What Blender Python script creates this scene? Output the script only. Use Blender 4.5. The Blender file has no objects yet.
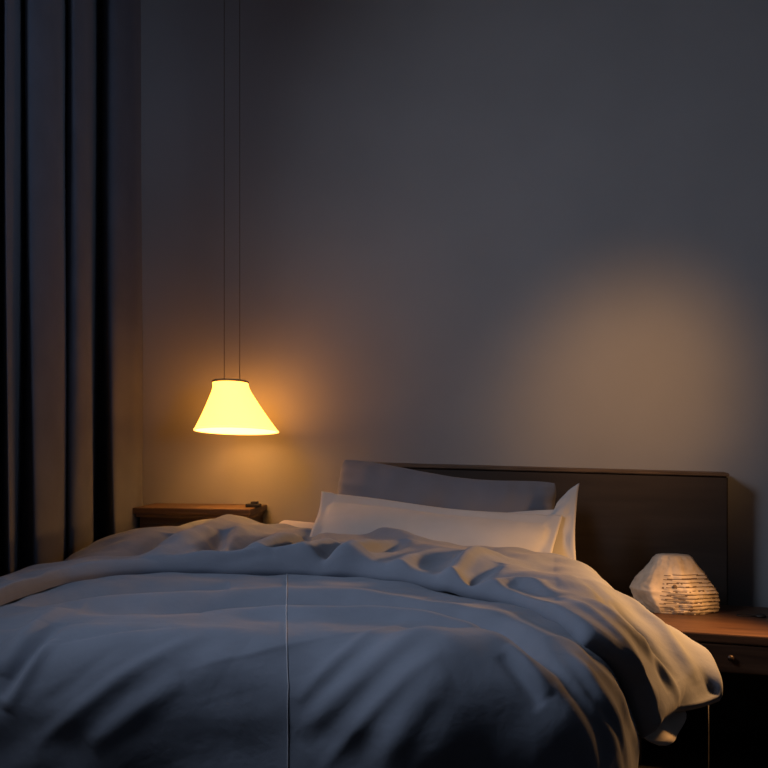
import bpy, bmesh, math, random
import numpy as np
from mathutils import Vector, Matrix, noise

C = bpy.context.scene.collection
PI = math.pi
R = math.radians

# ------------------------------------------------------------------ materials
def new_mat(name):
    m = bpy.data.materials.new(name)
    m.use_nodes = True
    nt = m.node_tree
    b = nt.nodes['Principled BSDF']
    return m, nt, b

def mix_noise(nt, c1, c2, scale, detail=4, stretch=(1, 1, 1), coord='Object', lo=.35, hi=.65):
    tc = nt.nodes.new('ShaderNodeTexCoord')
    mp = nt.nodes.new('ShaderNodeMapping')
    mp.inputs['Scale'].default_value = stretch
    n = nt.nodes.new('ShaderNodeTexNoise')
    n.inputs['Scale'].default_value = scale
    n.inputs['Detail'].default_value = detail
    r = nt.nodes.new('ShaderNodeValToRGB')
    r.color_ramp.elements[0].position = lo
    r.color_ramp.elements[1].position = hi
    r.color_ramp.elements[0].color = (*c1, 1)
    r.color_ramp.elements[1].color = (*c2, 1)
    nt.links.new(tc.outputs[coord], mp.inputs['Vector'])
    nt.links.new(mp.outputs['Vector'], n.inputs['Vector'])
    nt.links.new(n.outputs['Fac'], r.inputs['Fac'])
    return r, n, mp

def bump(nt, b, src, strength, dist):
    bp = nt.nodes.new('ShaderNodeBump')
    bp.inputs['Strength'].default_value = strength
    bp.inputs['Distance'].default_value = dist
    nt.links.new(src, bp.inputs['Height'])
    nt.links.new(bp.outputs['Normal'], b.inputs['Normal'])
    return bp

def cloth_mat(name, col, var=.1, sheen=.15, weave=500, rough=.9):
    m, nt, b = new_mat(name)
    c1 = tuple(c * (1 - var) for c in col)
    c2 = tuple(c * (1 + var) for c in col)
    r, n, mp = mix_noise(nt, c1, c2, 6, 5)
    nt.links.new(r.outputs['Color'], b.inputs['Base Color'])
    b.inputs['Roughness'].default_value = rough
    b.inputs['Specular IOR Level'].default_value = .25
    b.inputs['Sheen Weight'].default_value = sheen
    n2 = nt.nodes.new('ShaderNodeTexNoise')
    n2.inputs['Scale'].default_value = weave
    tc = nt.nodes.new('ShaderNodeTexCoord')
    nt.links.new(tc.outputs['Object'], n2.inputs['Vector'])
    bump(nt, b, n2.outputs['Fac'], .15, .002)
    return m

def wood_mat(name, dark, light, stretch=(1.2, 14, 14), rough=.5, scale=2.2):
    m, nt, b = new_mat(name)
    r, n, mp = mix_noise(nt, dark, light, scale, 8, stretch, lo=.3, hi=.7)
    n.inputs['Distortion'].default_value = .6
    nt.links.new(r.outputs['Color'], b.inputs['Base Color'])
    b.inputs['Roughness'].default_value = rough
    bump(nt, b, n.outputs['Fac'], .25, .004)
    return m

def plain(name, col, rough=.6, metal=0.0):
    m, nt, b = new_mat(name)
    r, n, mp = mix_noise(nt, tuple(c * .92 for c in col), tuple(c * 1.08 for c in col), 20, 3)
    nt.links.new(r.outputs['Color'], b.inputs['Base Color'])
    b.inputs['Roughness'].default_value = rough
    b.inputs['Metallic'].default_value = metal
    return m

def plaster(name, col, var=.05):
    m, nt, b = new_mat(name)
    r, n, mp = mix_noise(nt, tuple(c * (1 - var) for c in col), tuple(c * (1 + var) for c in col), 1.6, 6)
    nt.links.new(r.outputs['Color'], b.inputs['Base Color'])
    b.inputs['Roughness'].default_value = .85
    b.inputs['Specular IOR Level'].default_value = .2
    n2 = nt.nodes.new('ShaderNodeTexNoise')
    n2.inputs['Scale'].default_value = 60
    n2.inputs['Detail'].default_value = 5
    tc = nt.nodes.new('ShaderNodeTexCoord')
    nt.links.new(tc.outputs['Object'], n2.inputs['Vector'])
    bump(nt, b, n2.outputs['Fac'], .08, .004)
    return m

M = {}
M['wall'] = plaster('wall_plaster', (.31, .308, .315))
M['ceiling'] = plaster('ceiling_plaster', (.3, .3, .3))
M['floor'] = wood_mat('floor_boards', (.018, .016, .015), (.035, .03, .027), (1.5, 9, 1), .7)
M['curtain'] = cloth_mat('curtain_cloth', (.082, .087, .108), .08, .1, 300)
M['duvet'] = cloth_mat('duvet_cotton', (.195, .222, .275), .06, .12)
def crumple(m):
    nt = m.node_tree; b = nt.nodes['Principled BSDF']
    old = b.inputs['Normal'].links[0].from_node
    tc = nt.nodes.new('ShaderNodeTexCoord')
    n = nt.nodes.new('ShaderNodeTexNoise')
    n.inputs['Scale'].default_value = 9; n.inputs['Detail'].default_value = 4; n.inputs['Distortion'].default_value = .2
    nt.links.new(tc.outputs['Object'], n.inputs['Vector'])
    bp = nt.nodes.new('ShaderNodeBump'); bp.inputs['Strength'].default_value = .3; bp.inputs['Distance'].default_value = .02
    nt.links.new(n.outputs['Fac'], bp.inputs['Height'])
    nt.links.new(bp.outputs['Normal'], old.inputs['Normal'])
crumple(M['duvet'])
M['piping'] = cloth_mat('seam_piping', (.45, .45, .48), .03)
M['sheet'] = cloth_mat('sheet_cotton', (.62, .58, .52), .05)
M['pillow_light'] = cloth_mat('pillow_pale_cotton', (.44, .45, .46), .05)
M['pillow_dark'] = cloth_mat('pillow_slate_cotton', (.165, .172, .205), .05)
M['headboard'] = wood_mat('headboard_stained_board', (.026, .017, .012), (.040, .027, .020), (1, 10, 10), .7)
M['rail'] = wood_mat('headboard_rail_wood', (.06, .035, .02), (.16, .10, .06), (2, 30, 30), .55)
M['wood'] = wood_mat('nightstand_oak', (.03, .0135, .007), (.075, .036, .018), (1.5, 16, 16), .45)
M['wood2'] = wood_mat('console_wood', (.07, .038, .02), (.15, .085, .045), (1.2, 20, 20), .5)
M['black'] = plain('dark_stained_base', (.012, .011, .011), .6)
M['knob'] = plain('knob_bronze', (.03, .02, .015), .4, .6)
M['mattress'] = cloth_mat('mattress_ticking', (.55, .53, .5), .04)
M['cord'] = plain('lamp_cord_rubber', (.10, .06, .04), .6)
M['cable'] = plain('pale_cable', (.16, .155, .15), .5)
M['frame'] = plain('bed_frame_wood', (.02, .016, .013), .6)

# carved pale stone
m, nt, b = new_mat('pale_carved_stone')
r, n, mp = mix_noise(nt, (.34, .295, .235), (.54, .47, .375), 14, 7)
nt.links.new(r.outputs['Color'], b.inputs['Base Color'])
b.inputs['Roughness'].default_value = .9
bump(nt, b, n.outputs['Fac'], .5, .01)
M['stone'] = m
M['groove'] = plain('stone_groove_dirt', (.10, .07, .05), .95)

# glowing fabric shade: translucent cloth which itself gives off the lamp's light
def shade_mat(name, col, strength):
    m, nt, b = new_mat(name)
    b.inputs['Base Color'].default_value = (.85, .75, .5, 1)
    b.inputs['Roughness'].default_value = .9
    b.inputs['Emission Color'].default_value = (*col, 1)
    b.inputs['Emission Strength'].default_value = strength
    return m
M['shade'] = shade_mat('lamp_shade_fabric', (1, .35, .042), 7.0)
M['shade_hem'] = shade_mat('lamp_shade_hem', (1, .40, .08), 4.0)
M['diffuser'] = shade_mat('lamp_diffuser', (1, .45, .10), 6)
M['shade_cap'] = plain('lamp_cap_metal', (.5, .36, .17), .5)
M['bulb'] = shade_mat('bulb_glass', (1, .62, .25), 12)

# ------------------------------------------------------------------ helpers
def link(name, me, mat=None, parent=None, smooth=False):
    o = bpy.data.objects.new(name, me)
    C.objects.link(o)
    if mat is not None:
        me.materials.append(mat)
    if parent is not None:
        o.parent = parent
    if smooth:
        me.polygons.foreach_set('use_smooth', [True] * len(me.polygons))
    return o

def obj(name, bm, mat=None, parent=None, smooth=False):
    me = bpy.data.meshes.new(name)
    bmesh.ops.recalc_face_normals(bm, faces=bm.faces[:])
    bm.to_mesh(me)
    bm.free()
    return link(name, me, mat, parent, smooth)

def thing(name, label, cat, loc=(0, 0, 0), rotz=0.0, group=None):
    o = bpy.data.objects.new(name, None)
    o.empty_display_size = .1
    C.objects.link(o)
    o.location = loc
    o.rotation_euler = (0, 0, rotz)
    o['label'] = label
    o['category'] = cat
    if group:
        o['group'] = group
    return o

def tag(o, label, cat, group=None):
    o['label'] = label
    o['category'] = cat
    if group:
        o['group'] = group
    return o

def structure(o):
    o['kind'] = 'structure'
    return o

def add_box(bm, x0, x1, y0, y1, z0, z1, bev=0.0, seg=2):
    t = bmesh.new()
    bmesh.ops.create_cube(t, size=1)
    for v in t.verts:
        v.co = Vector((x0 + (v.co.x + .5) * (x1 - x0), y0 + (v.co.y + .5) * (y1 - y0), z0 + (v.co.z + .5) * (z1 - z0)))
    if bev > 0:
        bmesh.ops.bevel(t, geom=t.edges[:], offset=bev, segments=seg, profile=.7, affect='EDGES')
    me = bpy.data.meshes.new('tmp')
    t.to_mesh(me); t.free()
    bm.from_mesh(me)
    bpy.data.meshes.remove(me)
    return bm

def box(*a, **k):
    return add_box(bmesh.new(), *a, **k)

def lathe(profile, n=48, shear=(0, 0)):
    """profile: list of (radius, z). shear: x,y shift per metre of z"""
    bm = bmesh.new()
    rings = []
    for r_, z in profile:
        if r_ < 1e-6:
            rings.append([bm.verts.new((shear[0] * z, shear[1] * z, z))])
        else:
            rings.append([bm.verts.new((r_ * math.cos(2 * PI * k / n) + shear[0] * z, r_ * math.sin(2 * PI * k / n) + shear[1] * z, z)) for k in range(n)])
    for a, b_ in zip(rings, rings[1:]):
        for k in range(n):
            k2 = (k + 1) % n
            if len(a) == 1 and len(b_) == 1:
                continue
            if len(a) == 1:
                bm.faces.new((a[0], b_[k], b_[k2]))
            elif len(b_) == 1:
                bm.faces.new((a[k], a[k2], b_[0]))
            else:
                bm.faces.new((a[k], a[k2], b_[k2], b_[k]))
    return bm

def tube(pts, rad, n=8):
    bm = bmesh.new()
    pts = [Vector(p) for p in pts]
    rings = []
    for i, p in enumerate(pts):
        t = (pts[min(i + 1, len(pts) - 1)] - pts[max(i - 1, 0)]).normalized()
        a = t.orthogonal().normalized() if i == 0 else (rings_dir - t * rings_dir.dot(t)).normalized()
        rings_dir = a
        c = t.cross(a)
        rings.append([bm.verts.new(p + (a * math.cos(2 * PI * k / n) + c * math.sin(2 * PI * k / n)) * rad) for k in range(n)])
    for a, b_ in zip(rings, rings[1:]):
        for k in range(n):
            bm.faces.new((a[k], a[(k + 1) % n], b_[(k + 1) % n], b_[k]))
    bm.faces.new(rings[0][::-1]); bm.faces.new(rings[-1])
    return bm

def grid_mesh(name, P, close=False):
    """P: (n, m, 3) array -> mesh"""
    n, m_ = P.shape[:2]
    verts = P.reshape(-1, 3)
    i, j = np.meshgrid(np.arange(n - 1), np.arange(m_ - 1), indexing='ij')
    a = (i * m_ + j).ravel()
    faces = np.stack([a, a + 1, a + m_ + 1, a + m_], 1)
    me = bpy.data.meshes.new(name)
    me.from_pydata(verts.tolist(), [], faces.tolist())
    me.update()
    return me

# ------------------------------------------------------------------ camera
CAM = (0, 0, 1.23)
cd = bpy.data.cameras.new('camera')
cam = bpy.data.objects.new('camera', cd)
C.objects.link(cam)
cam.location = CAM
cam.rotation_euler = (R(90), 0, R(9))
cd.sensor_width = 36
cd.lens = 36 * 1000 / 768
cd.shift_y = 41 / 768
cd.clip_start = .05
bpy.context.scene.camera = cam

# ------------------------------------------------------------------ the room
WY, WXL, WXR, HC = 4.5, -2.05, 4.2, 3.4
structure(obj('floor', box(WXL - .1, WXR + .1, -1.2, WY + .1, -.1, 0), M['floor']))
structure(obj('ceiling', box(WXL - .1, WXR + .1, -1.2, WY + .1, HC, HC + .1), M['ceiling']))
structure(obj('wall_back', box(WXL - .1, WXR + .1, WY, WY + .1, 0, HC), M['wall']))
structure(obj('wall_left', box(WXL - .1, WXL, -1.2, WY, 0, HC), M['wall']))
structure(obj('wall_right', box(WXR, WXR + .1, -1.2, WY, 0, HC), M['wall']))
structure(obj('baseboard_back', box(.82, WXR, WY - .015, WY, 0, .09, bev=.004), M['frame']))

# ------------------------------------------------------------------ cloth space: how the duvet lies over the bed
XL, XR, YF = -1.60, .04, 2.47
RB = .20
ZT = .70
def drop(a, b):
    """where a point of the flat cloth (a across, b along, in metres) comes to lie on the bed"""
    a = np.asarray(a, float); b = np.asarray(b, float)
    cut = np.clip((2.95 - b) / .5, 0, 1); cut = .055 * cut * cut * (3 - 2 * cut)
    XE = XR - cut
    dx = np.maximum(a - XE, 0) - np.maximum(XL - a, 0)
    dy = np.maximum(YF - b, 0)
    d = np.hypot(dx, dy) + 1e-9
    ux, uy = dx / d, -dy / d
    right = np.clip(ux, 0, 1) ** 2
    fl = R(4) + R(56) * np.exp(-((b - 3.3) / .5) ** 2) * right
    arc = RB * (PI / 2 - fl)
    ang = np.minimum(d, arc) / RB
    rest = np.maximum(d - arc, 0)
    h = RB * np.sin(ang) + rest * np.sin(fl)
    z = -RB * (1 - np.cos(ang)) - rest * np.cos(fl)
    ac = np.clip(a, XL, XE); bc = np.maximum(b, YF)
    s = (ac - (XL + XR) / 2) / ((XR - XL) / 2)
    q = np.clip((bc - YF) / (4.2 - YF), 0, 1)
    top = ZT + .035 * (1 - s ** 2) - .02 * (1 - q) ** 3 + .07 * np.exp(-((s + .85) / .5) ** 2) * q ** .6
    return np.stack([ac + ux * h, bc + uy * h, top + z], -1)

def normals(P):
    gu = np.gradient(P, axis=0); gv = np.gradient(P, axis=1)
    n = np.cross(gu, gv)
    n /= np.linalg.norm(n, axis=-1, keepdims=True) + 1e-12
    return n

def dist_polyline(A, B, pts):
    """distance, side (+1 left of the direction of travel) and run 0..1 along a cloth-space polyline"""
    pts = np.array(pts, float)
    # smooth the polyline
    for _ in range(2):
        q = [pts[0]]
        for p0, p1 in zip(pts, pts[1:]):
            q += [.75 * p0 + .25 * p1, .25 * p0 + .75 * p1]
        q.append(pts[-1]); pts = np.array(q)
    seg = np.linalg.norm(np.diff(pts, axis=0), axis=1)
    L = seg.sum() + 1e-9
    best = np.full(A.shape, 1e9); side = np.zeros(A.shape); run = np.zeros(A.shape)
    acc = 0
    for (p0, p1, l) in zip(pts, pts[1:], seg):
        if l < 1e-9: continue
        t = ((A - p0[0]) * (p1[0] - p0[0]) + (B - p0[1]) * (p1[1] - p0[1])) / l ** 2
        t = np.clip(t, 0, 1)
        ex = A - (p0[0] + t * (p1[0] - p0[0])); ey = B - (p0[1] + t * (p1[1] - p0[1]))
        dd = np.hypot(ex, ey)
        cr = (p1[0] - p0[0]) * (B - p0[1]) - (p1[1] - p0[1]) * (A - p0[0])
        m_ = dd < best
        best = np.where(m_, dd, best); side = np.where(m_, np.sign(cr), side); run = np.where(m_, (acc + t * l) / L, run)
        acc += l
    return best, side, run, L

def fold_height(A, B, folds):
    H = np.zeros(A.shape)
    for kind, amp, w, pts in folds:
        d, side, run, L = dist_polyline(A, B, pts)
        fade = np.clip(np.sin(PI * np.clip(run, .0, 1.)), 0, 1) ** .6
        if kind == 'r':
            H += amp * fade * np.exp(-(d / w) ** 2)
        elif kind == 'v':
            H -= amp * fade * np.exp(-(d / w) ** 2)
        elif kind == 'c':      # sharp crease
            H -= amp * fade * np.exp(-(d / w))
        elif kind in ('L', 'Rr'):     # an overlap: raised on one side, falling off sharply to the other
            up = side if kind == 'L' else -side
            H += amp * fade * np.where(up > 0, np.exp(-(d / (w * 3)) ** 2), np.exp(-(d / (w * .35)) ** 2))
    return H

def ripple(A, B, seed, f0, f1, n, dirs=(0, PI)):
    rng = np.random.RandomState(seed)
    H = np.zeros(A.shape)
    for k in range(n):
        an = rng.uniform(*dirs); f = rng.uniform(f0, f1); ph = rng.uniform(0, 2 * PI)
        wob = 1.5 * np.sin(rng.uniform(1, 4) * A + rng.uniform(0, 6)) + 1.5 * np.sin(rng.uniform(1, 4) * B + rng.uniform(0, 6))
        H += np.sin(f * (A * math.cos(an) + B * math.sin(an)) + ph + wob)
    return H / math.sqrt(n)


# ------------------------------------------------------------------ curtain
CUR = [(-2.02, 4.46), (-1.93, 4.46), (-1.84, 4.437), (-1.795, 4.289), (-1.8, 4.189), (-1.815, 4.097), (-1.86, 4.105), (-1.95, 4.241), (-2.01, 4.318), (-1.98, 4.213), (-1.9, 4.024), (-1.845, 3.87), (-1.83, 3.767), (-1.85, 3.747), (-1.9, 3.813), (-1.95, 3.896), (-1.89, 3.763), (-1.84, 3.619), (-1.825, 3.48), (-1.845, 3.406), (-1.92, 3.5), (-1.98, 3.587), (-1.92, 3.46), (-1.87, 3.332), (-1.86, 3.273), (-1.92, 3.352), (-1.97, 3.418), (-1.89, 3.253), (-1.84, 3.111), (-1.85, 3.055), (-1.95, 3.171), (-1.86, 2.957), (-1.84, 2.84), (-1.91, 2.864), (-1.98, 2.896), (-1.9, 2.685), (-1.84, 2.493), (-1.93, 2.491)]     # plan of the hanging folds: (x, y) from far end to near end
def curtain_mesh():
    pts = np.array(CUR)
    # catmull-rom resample
    out = []
    n = len(pts)
    for i in range(n - 1):
        p0, p1, p2, p3 = pts[max(i - 1, 0)], pts[i], pts[i + 1], pts[min(i + 2, n - 1)]
        for t in np.linspace(0, 1, 10, endpoint=False):
            out.append(.5 * ((2 * p1) + (-p0 + p2) * t + (2 * p0 - 5 * p1 + 4 * p2 - p3) * t * t + (-p0 + 3 * p1 - 3 * p2 + p3) * t ** 3))
    out.append(pts[-1])
    L = np.array(out)
    zs = np.linspace(HC - .03, .02, 60)
    mean = np.array([-1.93, 0])
    P = np.zeros((len(zs), len(L), 3))
    s = np.linspace(0, 1, len(L))
    for k, z in enumerate(zs):
        h = (HC - z) / HC
        amp = .8 + .25 * h
        x = -1.92 + (L[:, 0] + 1.92) * amp + .012 * np.sin(9 * s * 6 + 3.1 * h * 2) * h
        y = L[:, 1] + .02 * np.sin(4.0 * h + s * 23) * h
        # the far edge pulls in a little near its foot
        w = np.exp(-(s / .12) ** 2)
        x = x - w * .03 * max(0, h - .55) * 2
        P[k, :, 0] = x; P[k, :, 1] = y; P[k, :, 2] = z
    return grid_mesh('curtain', P)
cu = link('curtain', curtain_mesh(), M['curtain'], None, True)
sm = cu.modifiers.new('thick', 'SOLIDIFY'); sm.thickness = .004
tag(cu, 'long dark blue-grey curtain hanging in deep vertical folds left of the bed', 'curtain')

# ------------------------------------------------------------------ pendant lamp
LP = (-1.325, 4.25)
zb, zt = 1.203, 1.418
lamp = thing('pendant_lamp', 'glowing cream pendant lamp with flared cone shade hanging left of the pillows', 'lamp', (LP[0], LP[1], zb))
Hs = zt - zb
prof = [(.184, 0), (.168, .026), (.152, .052), (.133, .085), (.115, .118), (.101, .145), (.089, .168), (.082, .185), (.079, .198), (.078, Hs)]
TILT = Matrix.Rotation(R(-5.5), 4, 'X')
def tilt(bm):
    piv = Vector((0, 0, Hs))
    for v in bm.verts:
        v.co = TILT @ (v.co - piv) + piv
    return bm
SH = (-.16, 0)
sh_bm = lathe(prof + [(r_ - .004, z) for r_, z in prof[::-1]], 64, SH)
shade = obj('lamp_shade', tilt(sh_bm), M['shade'], lamp, True)
hem = obj('hem_band', tilt(lathe([(.1855, -.002), (.1848, .002), (.182, .006), (.178, .004), (.178, -.002), (.1855, -.002)], 64, SH)), M['shade_hem'], shade, True)
cap = obj('cap', tilt(lathe([(0, Hs + .006), (.078, Hs + .006), (.081, Hs + .003), (.081, Hs - .004), (0, Hs - .004)], 48, SH)), M['shade_cap'], lamp, True)
cx = SH[0] * Hs
for dx in (-.028, .043):
    obj('cord', tube([(cx + dx, 0, Hs - .002), (cx + dx, 0, HC - zb)], .0016, 8), M['cord'], lamp, True)
obj('ceiling_rose', lathe([(0, HC - zb), (.07, HC - zb), (.068, HC - zb - .02), (.02, HC - zb - .03), (0, HC - zb - .03)], 32, (0, 0)), M['shade_cap'], lamp, True)
bprof = [(0, .06)] + [(.032 * math.sin(PI * k / 10), .06 + .032 * (1 - math.cos(PI * k / 10))) for k in range(1, 8)] + [(.016, .135), (.016, .2), (0, .2)]
obj('lining', tilt(lathe([(r_ - .0055, z + .001) for r_, z in prof[:-1]], 64, SH)), M['diffuser'], shade, True)
bulb = obj('bulb', lathe(bprof, 24, (-.16, 0)), M['bulb'], lamp, True)

# ------------------------------------------------------------------ wooden console on the left
con = thing('console', 'low wooden console with a moulded top under the pendant lamp', 'console', (-1.62, 4.38, 0))
x0, x1 = -.185, .36
obj('top', add_box(box(x0, x1, -.155, .115, .835, .862, bev=.006), x0 + .01, x1 - .01, -.142, .11, .818, .836, bev=.006), M['wood2'], con)
obj('body', box(x0 + .02, x1 - .02, -.12, .115, .06, .818, bev=.004), M['wood2'], con)
d = obj('door', box(x0 + .04, .08, -.134, -.12, .12, .79, bev=.004), M['wood2'], con)
d2 = obj('door', box(.09, x1 - .04, -.134, -.12, .12, .79, bev=.004), M['wood2'], con)
for dd, kx in ((d, .045), (d2, .125)):
    kb = lathe([(0, .022), (.010, .02), (.012, .014), (.006, .006), (.006, 0), (0, 0)], 16)
    bmesh.ops.rotate(kb, verts=kb.verts[:], cent=(0, 0, 0), matrix=Matrix.Rotation(R(90), 3, 'X'))
    bmesh.ops.translate(kb, verts=kb.verts[:], vec=(kx, -.134, .5))
    obj('knob', kb, M['knob'], dd, True)
obj('plinth', box(x0 + .04, x1 - .04, -.09, .1, 0, .06), M['black'], con)
# little dark block at the right end of the console top
tw = obj('trinket', add_box(box(-.035, .03, -.02, .02, 0, .016, bev=.005), -.012, .018, -.014, .014, .015, .026, bev=.004), M['black'])
tw.location = (-1.275, 4.33, .862)
tag(tw, 'small dark block lying at the right end of the console top', 'trinket')

# ------------------------------------------------------------------ bed
bed = thing('bed', 'wide low bed with a dark brown headboard behind the pillows', 'bed', (-.74, 3.25, 0))
def B(x0, x1, y0, y1, z0, z1, **k):
    return box(x0 + .74, x1 + .74, y0 - 3.25, y1 - 3.25, z0, z1, **k)
# headboard: a deep box with a thin wooden rail along its top, a little lower at its right end
def wedge(xa, xb, y0, y1, z0a, z1a, z0b, z1b, bev=.003):
    bm = B(xa, xb, y0, y1, 0, 1, bev=0)
    for v in bm.verts:
        f = (v.co.x + .74 * -1 + .74 - (xa + .74) + 0) / (xb - xa)
        lo = z0a + (z0b - z0a) * f; hi = z1a + (z1b - z1a) * f
        v.co.z = hi if v.co.z > .5 else lo
    if bev: bmesh.ops.bevel(bm, geom=bm.edges[:], offset=bev, segments=2, affect='EDGES')
    return bm
HX0, HX1 = -.82, .77
hb = obj('headboard', wedge(HX0, HX1, 4.37, 4.49, .12, 1.048, .12, 1.014, .006), M['headboard'], bed)
obj('rail', wedge(HX0 - .004, HX1 + .004, 4.362, 4.495, 1.048, 1.062, 1.014, 1.028, .003), M['rail'], hb)
obj('mattress', B(-1.60, .09, 2.50, 4.25, .36, .63, bev=.06, seg=4), M['mattress'], bed, True)
obj('side_rail', B(-1.62, -1.58, 2.49, 4.27, .2, .36, bev=.006), M['frame'], bed)
obj('side_rail', B(.07, .11, 2.49, 4.27, .2, .36, bev=.006), M['frame'], bed)
obj('foot_rail', B(-1.62, .11, 2.45, 2.49, .2, .37, bev=.006), M['frame'], bed)
obj('slat_base', B(-1.58, .07, 2.49, 4.27, .3, .36), M['frame'], bed)
for lx in (-1.56, .05):
    for ly in (2.51, 4.2):
        obj('leg', B(lx - .035, lx + .035, ly - .035, ly + .035, 0, .2, bev=.006), M['frame'], bed)

# ------------------------------------------------------------------ sheet and duvet
BODY_FOLDS = [
    ('v', 0.055, 0.06, [(-1.447, 2.671), (-1.416, 2.789), (-1.283, 2.84), (-1.137, 2.914), (-0.956, 2.981)]),
    ('r', 0.02, 0.05, [(-1.447, 2.512), (-1.314, 2.708), (-1.08, 2.807), (-0.744, 2.911), (-0.47, 2.903), (-0.289, 2.818), (-0.059, 2.693), (0.061, 2.464), (0.171, 2.361), (0.428, 2.571)]),
    ('v', 0.06, 0.06, [(-1.27, 2.619), (-1.084, 2.66), (-0.908, 2.741), (-0.717, 2.763), (-0.395, 2.763), (-0.165, 2.693), (-0.006, 2.449), (0.1, 2.331), (0.277, 2.268)]),
    ('r', 0.03, 0.05, [(-0.925, 2.63), (-0.691, 2.667), (-0.435, 2.667), (-0.24, 2.623), (-0.103, 2.482), (0.016, 2.346), (0.127, 2.268), (0.242, 2.235)]),
    ('r', 0.014, 0.03, [(0.043, 2.623), (0.14, 2.527), (0.286, 2.608), (0.436, 2.696)]),
    ('v', 0.014, 0.025, [(0.008, 2.575), (0.096, 2.42), (0.193, 2.364), (0.326, 2.423)]),
    ('r', 0.035, 0.17, [(-1.089, 2.386), (-1.045, 2.209), (-1.049, 1.98)]),
    ('v', 0.03, 0.17, [(-0.656, 2.364), (-0.598, 2.224), (-0.572, 2.006)]),
    ('r', 0.055, 0.15, [(-0.231, 2.523), (-0.249, 2.25), (-0.271, 2.036)]),
    ('r', 0.007, 0.018, [(-0.576, 2.228), (-0.518, 2.305), (-0.439, 2.401), (-0.342, 2.586)]),
    ('v', 0.004, 0.02, [(-0.572, 2.194), (-0.501, 2.272), (-0.417, 2.361), (-0.315, 2.497)]),
    ('r', 0.011, 0.028, [(-0.563, 2.143), (-0.474, 2.242), (-0.381, 2.327), (-0.262, 2.453)]),
    ('v', 0.004, 0.024, [(-0.549, 2.11), (-0.448, 2.22), (-0.351, 2.305), (-0.222, 2.409)]),
    ('r', 0.007, 0.016, [(-0.51, 2.069), (-0.417, 2.187), (-0.328, 2.272), (-0.227, 2.342)]),
    ('v', 0.004, 0.026, [(-0.443, 2.076), (-0.377, 2.165), (-0.311, 2.235), (-0.236, 2.294)]),
    ('r', 0.01, 0.035, [(-0.381, 2.08), (-0.328, 2.169), (-0.28, 2.239), (-0.209, 2.298)]),
    ('v', 0.004, 0.03, [(-0.32, 2.087), (-0.284, 2.158), (-0.24, 2.22), (-0.187, 2.276)]),
    ('r', 0.012, 0.02, [(-0.081, 2.416), (-0.037, 2.368), (0.021, 2.294)]),
    ('v', 0.012, 0.02, [(-0.099, 2.375), (-0.05, 2.327), (-0.001, 2.265)]),
    ('r', 0.02, 0.03, [(-1.332, 2.272), (-1.314, 2.353), (-1.323, 2.468), (-1.323, 2.619)]),
    ('v', 0.022, 0.022, [(-1.31, 2.213), (-1.274, 2.298), (-1.261, 2.39), (-1.257, 2.479)]),
    ('r', 0.02, 0.025, [(-1.301, 2.187), (-1.248, 2.294), (-1.226, 2.379)]),
    ('v', 0.004, 0.018, [(-1.221, 2.191), (-1.137, 2.231), (-1.08, 2.279), (-1.027, 2.338)]),
    ('r', 0.009, 0.02, [(-1.217, 2.095), (-1.12, 2.176), (-1.018, 2.242), (-0.921, 2.32), (-0.832, 2.401)]),
    ('v', 0.006, 0.03, [(-1.142, 2.084), (-1.018, 2.18), (-0.903, 2.257), (-0.806, 2.331)]),
    ('r', 0.012, 0.03, [(-1.067, 2.11), (-0.943, 2.202), (-0.854, 2.268)]),
    ('r', 0.01, 0.12, [(-1.274, 2.353), (-1.151, 2.434), (-0.938, 2.434), (-0.731, 2.361)]),
]
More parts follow.
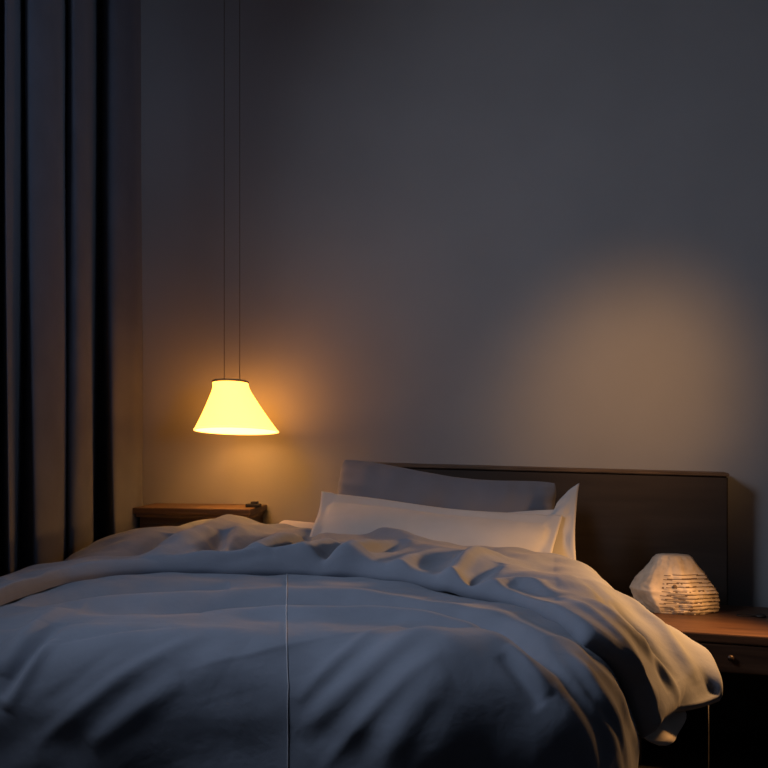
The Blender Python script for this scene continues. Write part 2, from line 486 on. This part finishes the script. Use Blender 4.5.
CUFF_FOLDS = [
    ('L', 0.028, 0.03, [(-1.593, 2.892), (-1.389, 2.866), (-1.195, 2.933), (-1.151, 3.073), (-1.084, 3.162), (-0.841, 3.246), (-0.74, 3.139), (-0.532, 3.073)]),
    ('v', 0.05625, 0.051, [(-1.385, 3.213), (-1.381, 3.39), (-1.367, 3.597)]),
    ('r', 0.05625, 0.068, [(-1.27, 3.114), (-1.239, 3.405), (-1.266, 3.752), (-1.252, 4.033)]),
    ('v', 0.0525, 0.0306, [(-1.102, 3.173), (-1.129, 3.339), (-1.182, 3.627)]),
    ('r', 0.04125, 0.0425, [(-1.067, 3.209), (-1.12, 3.472), (-1.168, 3.793)]),
    ('v', 0.04125, 0.034, [(-1.014, 3.209), (-1.018, 3.398), (-1.014, 3.752)]),
    ('r', 0.05625, 0.051, [(-0.943, 3.213), (-0.93, 3.549), (-0.908, 3.815)]),
    ('v', 0.075, 0.0425, [(-0.921, 3.221), (-0.846, 3.365), (-0.846, 3.619), (-0.925, 3.914)]),
    ('r', 0.04125, 0.0374, [(-0.784, 3.195), (-0.77, 3.42), (-0.744, 3.597)]),
    ('v', 0.03375, 0.0306, [(-0.726, 3.125), (-0.7, 3.309), (-0.678, 3.497)]),
    ('r', 0.05625, 0.0595, [(-0.678, 3.032), (-0.616, 3.361), (-0.549, 3.723)]),
    ('v', 0.05625, 0.0374, [(-0.607, 3.265), (-0.576, 3.483), (-0.518, 3.708)]),
    ('r', 0.0375, 0.051, [(-0.85, 3.951), (-0.66, 3.922), (-0.439, 3.741)]),
    ('r', 0.03, 0.0425, [(-0.461, 3.058), (-0.439, 3.328), (-0.359, 3.512)]),
    ('r', 0.033, 0.03, [(-0.289, 2.829), (-0.289, 3.173), (-0.236, 3.449), (-0.134, 3.564)]),
    ('v', 0.03, 0.03, [(-0.231, 2.855), (-0.213, 3.132), (-0.143, 3.335)]),
    ('r', 0.021, 0.03, [(-0.187, 2.958), (-0.072, 3.11), (0.047, 2.922)]),
    ('v', 0.0162, 0.0285, [(0.052, 3.331), (0.114, 3.206), (0.171, 3.003), (0.211, 2.874)]),
    ('r', 0.018, 0.03325, [(0.127, 3.291), (0.229, 3.346), (0.308, 3.305), (0.432, 3.132), (0.512, 3.08)]),
    ('v', 0.0198, 0.0266, [(0.171, 3.077), (0.264, 3.073), (0.357, 3.029), (0.441, 2.999)]),
    ('r', 0.0216, 0.0266, [(0.114, 2.951), (0.184, 2.866), (0.317, 2.944), (0.467, 2.947)]),
    ('v', 0.008, 0.0209, [(0.264, 2.933), (0.321, 2.936), (0.414, 2.896)]),
    ('r', 0.018, 0.0285, [(0.047, 2.922), (0.127, 2.759), (0.224, 2.719), (0.374, 2.792)]),
    ('v', 0.018, 0.0285, [(-0.068, 2.859), (0.065, 2.671), (0.14, 2.523), (0.224, 2.416)]),
    ('r', 0.0225, 0.0204, [(-1.182, 2.903), (-0.978, 2.955), (-0.779, 3.006), (-0.549, 2.992), (-0.359, 2.933), (-0.178, 2.833), (-0.063, 2.744)]),
]
LOWER = [(-2.4, 2.2), (-1.9, 2.3), (-1.6, 2.42), (-1.548, 2.689), (-1.531, 2.792), (-1.491, 2.933), (-1.385, 3.025), (-1.261, 3.091), (-1.045, 3.15), (-0.828, 3.195), (-0.585, 3.198), (-0.381, 3.132), (-0.187, 3.01), (-0.063, 2.918), (0.043, 2.73), (0.14, 2.634), (0.255, 2.66), (0.428, 2.733)]
UPPER = [(-2.0, 4.12), (-1.6, 4.14), (-1.2, 4.1), (-0.85, 3.98), (-0.4, 3.88), (0.04, 3.8), (0.2, 3.72), (0.34, 3.58), (0.44, 3.46), (0.54, 3.32), (0.63, 3.15), (0.8, 3.0)]
SEAM = [(-0.841, 3.243), (-0.7, 2.693), (-0.616, 2.368), (-0.598, 2.268), (-0.594, 2.183), (-0.589, 2.08), (-0.589, 2.006)]

# bed sheet over the mattress, hanging down on the right side
def up_normals(P):
    n = normals(P)
    return -n if n[P.shape[0] // 2, P.shape[1] // 2, 2] < 0 else n
t = np.linspace(0, 1, 150)
sb = np.linspace(4.2, 2.52, 110)
send = XR + .27 + .20 * np.exp(-((sb - 2.93) / .15) ** 6)
SB = np.repeat(sb[None, :], 150, 0)
SA = -1.74 + (send[None, :] + 1.74) * t[:, None]
SP = drop(SA, SB)
SP[..., 0] += .35 * np.clip(SA - XR - .2, 0, 1) ** 1.5 * np.exp(-((SB - 2.95) / .25) ** 2)
SP[..., 2] += .125 * np.exp(-((SA + 1.0) / .17) ** 4 - ((SB - 4.1) / .11) ** 2)
SP = SP + up_normals(SP) * (-.05 + .002 * ripple(SA, SB, 5, 20, 50, 8) + .008 * np.sin(SB * 40) * np.clip((SA - XR) / .4, 0, 1))[..., None]
sheet = link('bed_sheet', grid_mesh('bed_sheet', SP), M['sheet'], None, True)
sheet.modifiers.new('thick', 'SOLIDIFY').thickness = .004
tag(sheet, 'cream bed sheet on the mattress, its hem showing under the right side of the duvet', 'sheet')

# main body of the duvet
na, nb = 420, 380
db = np.linspace(3.95, YF - .62, nb)
dend = XR + .54 - .20 * np.clip((db - 2.45) / .3, 0, 1)
td = np.linspace(0, 1, na)
DB = np.repeat(db[None, :], na, 0)
DA = XL - .42 + (dend[None, :] - XL + .42) * td[:, None]
DP = drop(DA, DB); DN = up_normals(DP)
# the body stays under the turned-down band: sunk a little there
def lower_b(a):
    L = np.array(LOWER)
    o = np.argsort(L[:, 0])
    return np.interp(a, L[o, 0], L[o, 1])
def upper_b(a):
    U = np.array(UPPER)
    return np.interp(a, U[:, 0], U[:, 1])
DH = fold_height(DA, DB, BODY_FOLDS) + .0022 * ripple(DA, DB, 3, 25, 60, 14) + .006 * ripple(DA, DB, 9, 4, 9, 6)
under = np.clip((DB - lower_b(DA)) / .12, 0, 1)
DH = DH * (1 - under) - .015 * under
DP2 = DP + DN * DH[..., None]
duvet = thing('duvet', 'rumpled slate-blue duvet spread over the whole bed with a turned-down top band', 'duvet', (-.74, 3.25, .7))
off = np.array([.74, -3.25, -.7])
cover = link('cover', grid_mesh('cover', DP2 + off), M['duvet'], duvet, True)
cover.modifiers.new('thick', 'SOLIDIFY').thickness = .012

# the turned-down band: a padded double layer with a rolled lower edge
ns, nt_ = 460, 220
ca = np.linspace(XL - .58, XR + .60, ns)
t = np.linspace(0, 1, nt_)
ub = upper_b(ca); lb = np.minimum(lower_b(ca), ub - .15)
k = np.ones(9) / 9
lb = np.convolve(np.pad(lb, 4, 'edge'), k, 'valid')
CB = ub[:, None] + (lb - ub)[:, None] * t[None, :]
cend = np.interp(CB, [2.2, 2.6, 2.8, 2.95, 3.12, 3.3], [.36, .38, .40, .45, .57, .60])
CA = ca[:, None] + (cend - .60) * np.clip((ca[:, None] - XR) / .6, 0, 1)
CP = drop(CA, CB); CN = up_normals(CP)
dl = np.abs(CB - lb[:, None]); du = np.abs(CB - ub[:, None])
RE = .035
def roll(d, r_):
    x = np.clip(d / r_, 0, 1)
    return np.sqrt(np.clip(1 - (1 - x) ** 2, 0, 1))
de = np.minimum(np.abs(CA - CA[:1]), np.abs(CA - CA[-1:]))
TH_ = (.06 * roll(dl, .04) - .005) * (.35 + .65 * roll(du, .06)) * (.3 + .7 * roll(de, .03))
flat = np.clip(dl / .03, .15, 1)
top_only = np.clip(1 - np.maximum(CA - XR, 0) / .2, 0, 1)
TH_ = TH_ * (.75 + .25 * np.clip((CA + 1.55) / .5, 0, 1))
CH = TH_ + fold_height(CA, CB, CUFF_FOLDS) * flat + .003 * ripple(CA, CB, 21, 22, 60, 14) * flat + .012 * ripple(CA, CB, 33, 7, 18, 10) * flat * (.4 + .6 * top_only)
CP2 = CP + CN * CH[..., None]
band = link('turned_down_band', grid_mesh('turned_down_band', CP2 + off), M['duvet'], duvet, True)
band.modifiers.new('thick', 'SOLIDIFY').thickness = .01

# pale piped seam running down the foot of the duvet
def on_cover(a, b):
    j = np.interp(-b, -db, np.arange(nb)); i = np.interp(a, DA[:, int(round(j))], np.arange(na))
    i0 = int(min(i, na - 2)); j0 = int(min(j, nb - 2)); fi, fj = i - i0, j - j0
    Q = DP2 + DN * .0012
    return (Q[i0, j0] * (1 - fi) * (1 - fj) + Q[i0 + 1, j0] * fi * (1 - fj) + Q[i0, j0 + 1] * (1 - fi) * fj + Q[i0 + 1, j0 + 1] * fi * fj)
sp = []
S_ = np.array(SEAM)
for f in np.linspace(0, len(S_) - 1, 140):
    i0 = int(min(f, len(S_) - 2)); w_ = f - i0
    p = S_[i0] * (1 - w_) + S_[i0 + 1] * w_
    sp.append(tuple(on_cover(p[0], p[1]) + off))
pip = obj('piping', tube(sp, .0016, 8), M['piping'], duvet, True)
pip['label'] = 'pale piped seam'


# ------------------------------------------------------------------ pillows
def pillow(name, w, h, t, flange, mat, loc, rot, seed, label, group, sag=.0, wr=.006, ear=0.0, pw=.75, rnd=0.0):
    nx, nz = 90, 60
    W, Hh = w / 2 + flange, h / 2 + flange
    s = np.linspace(-1, 1, nx); q = np.linspace(-1, 1, nz)
    S, Q = np.meshgrid(s, q, indexing='ij')
    X = S * W; Z = Q * Hh
    # corners stay out, edges pull in a little
    X = X * (1 - .045 * (1 - Q ** 2)); Z = Z * (1 - .055 * (1 - np.abs(S) ** 2.5))
    fs = np.clip(np.abs(X) / (w / 2), 0, 1); fq = np.clip(np.abs(Z) / (h / 2), 0, 1)
    X = X * (1 - rnd * np.abs(Q) ** 7); Z = Z * (1 - rnd * np.abs(S) ** 7)
    body = np.clip(1 - fs ** 3.4, 0, 1) ** pw * np.clip(1 - fq ** 2.4, 0, 1) ** .7
    rng = np.random.RandomState(seed)
    wv = np.zeros_like(X)
    for k in range(16):
        a = rng.uniform(0, PI); f = rng.uniform(18, 50); ph = rng.uniform(0, 6.28)
        wv += np.sin(f * (X * math.cos(a) + Z * math.sin(a)) + ph + 2 * np.sin(5 * X + ph)) / 10
    # gathers running in from the side seams
    gath = np.sin(Z * 75 + 3 * np.sin(Z * 13 + seed)) * np.exp(-np.clip(1 - fs, 0, 1) / .12) + np.sin(X * 60 + 3 * np.sin(X * 7 + seed)) * np.exp(-np.clip(1 - fq, 0, 1) / .15)
    disp = wv * wr + gath * wr * .8
    front = -t / 2 * body - disp * (body > .02) * np.sqrt(body) - .004
    back = t / 2 * body + .004
    Z2 = Z - sag * (1 - np.abs(S) ** 2) * (Q > 0) * Q + .006 * np.sin(X * 9 + seed) * (Q ** 2)
    Z2 = Z2 - ear * (1 - np.clip((S - .80) / .20, 0, 1) ** .6) * np.clip(Q, 0, 1)
    flut = .008 * np.sin(Z * 26 + seed) * (np.abs(X) > w / 2) 
    F = np.stack([X, front + flut, Z2], -1); Bk = np.stack([X, back + flut, Z2], -1)
    verts = np.concatenate([F.reshape(-1, 3), Bk.reshape(-1, 3)])
    i, j = np.meshgrid(np.arange(nx - 1), np.arange(nz - 1), indexing='ij')
    a = (i * nz + j).ravel()
    f1 = np.stack([a, a + nz, a + nz + 1, a + 1], 1)
    N = nx * nz
    f2 = f1[:, ::-1] + N
    faces = np.concatenate([f1, f2]).tolist()
    for i in range(nx - 1):
        for j in (0, nz - 1):
            a0, a1 = i * nz + j, (i + 1) * nz + j
            faces.append([a0, a0 + N, a1 + N, a1] if j == 0 else [a0, a1, a1 + N, a0 + N])
    for j in range(nz - 1):
        for i in (0, nx - 1):
            a0, a1 = i * nz + j, i * nz + j + 1
            faces.append([a0, a1, a1 + N, a0 + N] if i == 0 else [a0, a0 + N, a1 + N, a1])
    me = bpy.data.meshes.new(name)
    me.from_pydata(verts.tolist(), [], faces)
    me.update()
    o = link(name, me, mat, None, True)
    o.location = loc
    o.rotation_mode = 'XYZ'
    o.rotation_euler = rot
    tag(o, label, 'pillow', group)
    return o
G = 'pillows against the headboard'
pillow('pillow', .915, .48, .18, .012, M['pillow_dark'], (-.42, 4.15, .80), (R(-14), R(6.3), R(-1)), 4,
       'slate-grey pillow standing at the back against the headboard', G, sag=.012, wr=.011, pw=.45, rnd=.05)
pillow('pillow', .91, .40, .06, .05, M['pillow_light'], (-.355, 4.0, .755), (R(-30), R(-2.2), R(-3)), 11,
       'pale pillow squeezed between the others, its pointed corner sticking out at the right', G, wr=.003, ear=.11)
pillow('pillow', .885, .36, .10, .055, M['pillow_light'], (-.44, 3.87, .755), (R(-50), R(4.8), R(-4)), 23,
       'pale pillow in front, leaning on the others above the turned-down duvet', G, wr=.003)


# ------------------------------------------------------------------ nightstand on the right
NS = (.74, 3.98)
ns = thing('nightstand', 'low wooden nightstand with one drawer right of the bed', 'nightstand', (NS[0], NS[1], 0), R(-10))
obj('top', box(-.38, .45, -.36, .24, .468, .50, bev=.005), M['wood'], ns)
obj('case', box(-.36, .43, -.335, .225, .36, .468, bev=.003), M['wood'], ns)
dr = obj('drawer', box(-.345, .415, -.352, -.334, .366, .462, bev=.004), M['wood'], ns)
kb = lathe([(0, .022), (.010, .02), (.012, .014), (.006, .006), (.006, 0), (0, 0)], 20)
bmesh.ops.rotate(kb, verts=kb.verts[:], cent=(0, 0, 0), matrix=Matrix.Rotation(R(90), 3, 'X'))
bmesh.ops.translate(kb, verts=kb.verts[:], vec=(-.03, -.352, .418))
obj('knob', kb, M['knob'], dr, True)
obj('side_panel', box(-.36, -.335, -.33, .2, 0, .36, bev=.003), M['black'], ns)
obj('side_panel', box(.405, .43, -.33, .2, 0, .36, bev=.003), M['black'], ns)
obj('back_panel', box(-.335, .405, .17, .2, 0, .36, bev=.003), M['black'], ns)

# pale stone: a faceted lump, smooth cap above, stacked ridges on its right flank
def stone():
    nA, nZ = 120, 70
    prof = [(0, .142), (.03, .152), (.085, .153), (.12, .130), (.15, .112), (.18, .092), (.205, .076), (.216, .062)]
    zz = np.array([p[0] for p in prof]); rr_ = np.array([p[1] for p in prof])
    V = np.zeros((nA, nZ, 3))
    for i in range(nA):
        an = 2 * PI * i / nA
        for j in range(nZ):
            z = .216 * j / (nZ - 1)
            r_ = np.interp(z, zz, rr_)
            # facets: a rounded seven-sided outline
            k = 7; f = (an + .35 + 1.2 * z) % (2 * PI / k) - PI / k
            fac = math.cos(PI / k) / math.cos(f)
            r2 = r_ * (.15 + .85 * fac / math.cos(PI / k) * .97)
            # ridges on the right-front flank
            w = max(0, min(1, (math.cos(an + .55) - .15) * 4)) * (1 if z < .15 else max(0, 1 - (z - .15) / .01))
            r2 += w * .0045 * (abs(math.sin(z * PI / .0145 + .9 * math.sin(2.2 * an + z * 8))) - .6)
            c = Vector((math.cos(an) * 9, math.sin(an) * 9, z * 60))
            r2 += .0035 * noise.noise(c) * (1 + w) + .006 * noise.noise(c * .3)
            x = r2 * math.cos(an) * 1.0 ; y = r2 * math.sin(an) * .8
            x += -.02 * (z / .216) ; x -= .02 * max(0, -math.cos(an)) * math.exp(-((z - .1) / .05) ** 2)
            V[i, j] = (x, y, z)
    bm = bmesh.new()
    g = [[bm.verts.new(V[i, j]) for j in range(nZ)] for i in range(nA)]
    for i in range(nA):
        i2 = (i + 1) % nA
        for j in range(nZ - 1):
            bm.faces.new((g[i][j], g[i2][j], g[i2][j + 1], g[i][j + 1]))
    bm.faces.ensure_lookup_table()
    for f in bm.faces:
        q = f.calc_center_median(); an = math.atan2(q.y / .8, q.x + .02)
        w_ = max(0, min(1, (math.cos(an + .75) - .25) * 4)) * (1 if q.z < .15 else 0)
        if w_ > .3 and abs(math.sin(q.z * PI / .0145 + .9 * math.sin(2.2 * an + q.z * 8))) + .35 * noise.noise(q * 70) < .38:
            f.material_index = 1
    c = bm.verts.new((V[:, -1, 0].mean(), V[:, -1, 1].mean(), .219))
    b0 = bm.verts.new((V[:, 0, 0].mean(), V[:, 0, 1].mean(), 0))
    for i in range(nA):
        i2 = (i + 1) % nA
        bm.faces.new((g[i][-1], g[i2][-1], c)); bm.faces.new((g[i2][0], g[i][0], b0))
    return bm
st = thing('stone_ornament', 'pale rough stone lump with a ridged flank standing on the right nightstand', 'ornament', (.53, 4.09, .50))
sb_ = obj('body', stone(), M['stone'], st, True); sb_.data.materials.append(M['groove'])
hole = lathe([(0, .003), (.008, .002), (.010, -.004), (0, -.006)], 14)
bmesh.ops.rotate(hole, verts=hole.verts[:], cent=(0, 0, 0), matrix=Matrix.Rotation(R(75), 3, 'X'))
pv = min((v.co for v in sb_.data.vertices), key=lambda c: (c.x + .03) ** 2 + (c.z - .105) ** 2 + (0 if c.y < 0 else 1))
bmesh.ops.translate(hole, verts=hole.verts[:], vec=(pv.x, pv.y + .001, pv.z))
obj('pit', hole, M['groove'], st, True)

# small dark thing on the nightstand
fob = thing('key_ring', 'small dark ring and tag lying on the nightstand right of the stone', 'key ring', (.82, 3.98, .5005))
tag_bm = lathe([(0, .012), (.012, .011), (.02, .006), (.021, .001), (0, 0)], 20)
obj('tag', tag_bm, M['black'], fob, True)
ring = [(-.052 + .034 * math.cos(2 * PI * k / 24), .01 + .02 * math.sin(2 * PI * k / 24), .002) for k in range(25)]
obj('ring', tube(ring, .0016, 6), M['black'], fob, True)

# thin pale cable hanging below the duvet corner
cab = obj('cable', tube([(.555, 3.52, .34), (.556, 3.52, .2), (.556, 3.52, .1), (.556, 3.52, .02), (.56, 3.56, .004), (.58, 3.7, .004)], .0018, 8), M['cable'], None, True)
tag(cab, 'thin pale cable hanging to the floor below the right corner of the duvet', 'cable')


# ------------------------------------------------------------------ light
w = bpy.data.worlds.new('world'); bpy.context.scene.world = w
w.use_nodes = True
bg = w.node_tree.nodes['Background']
bg.inputs['Color'].default_value = (.62, .72, 1, 1)
bg.inputs['Strength'].default_value = .016

def light(name, kind, loc, target, energy, col, **k):
    d = bpy.data.lights.new(name, kind)
    d.energy = energy; d.color = col
    for a_, v_ in k.items(): setattr(d, a_, v_)
    o = bpy.data.objects.new(name, d); C.objects.link(o)
    o.location = loc
    dirn = Vector(target) - Vector(loc)
    o.rotation_euler = dirn.to_track_quat('-Z', 'Y').to_euler()
    return o
WARM = (1, .52, .2)
# the pendant's own bulb
light('pendant_bulb', 'POINT', (LP[0] - .025, LP[1] - .005, zb + .09), (0, 0, 0), 7.0, (1, .36, .08), shadow_soft_size=.03)
# a warm wall spot and a bedside lamp out of the frame on the right
light('wall_spot', 'SPOT', (.95, 2.7, 2.5), (.36, 4.5, 1.33), 122, (1, .50, .16), spot_size=R(32), spot_blend=1.0, shadow_soft_size=.22)
light('bedside_lamp', 'SPOT', (.92, 3.6, 1.0), (-.08, 3.40, .18), 98, (1, .47, .15), spot_size=R(114), spot_blend=1.0, shadow_soft_size=.07)
# dusk light from the window further along the left wall
light('window_dusk', 'AREA', (-1.98, 2.1, 2.35), (1.0, 2.85, 1.2), 33, (.72, .81, 1), shape='RECTANGLE', size=.7, size_y=1.4, spread=R(132))
# added cool fill that lifts the curtain; stands for no real source
light('curtain_fill', 'AREA', (2.4, -.6, 2.3), (-2.0, 2.9, 2.5), 4.5, (.55, .70, 1), shape='RECTANGLE', size=1.6, size_y=1.6, spread=R(36))


sc = bpy.context.scene
sc.view_settings.view_transform = 'Standard'
sc.view_settings.look = 'None'
sc.view_settings.gamma = 1
sc.view_settings.use_curve_mapping = False
sc.view_settings.exposure = 0.0
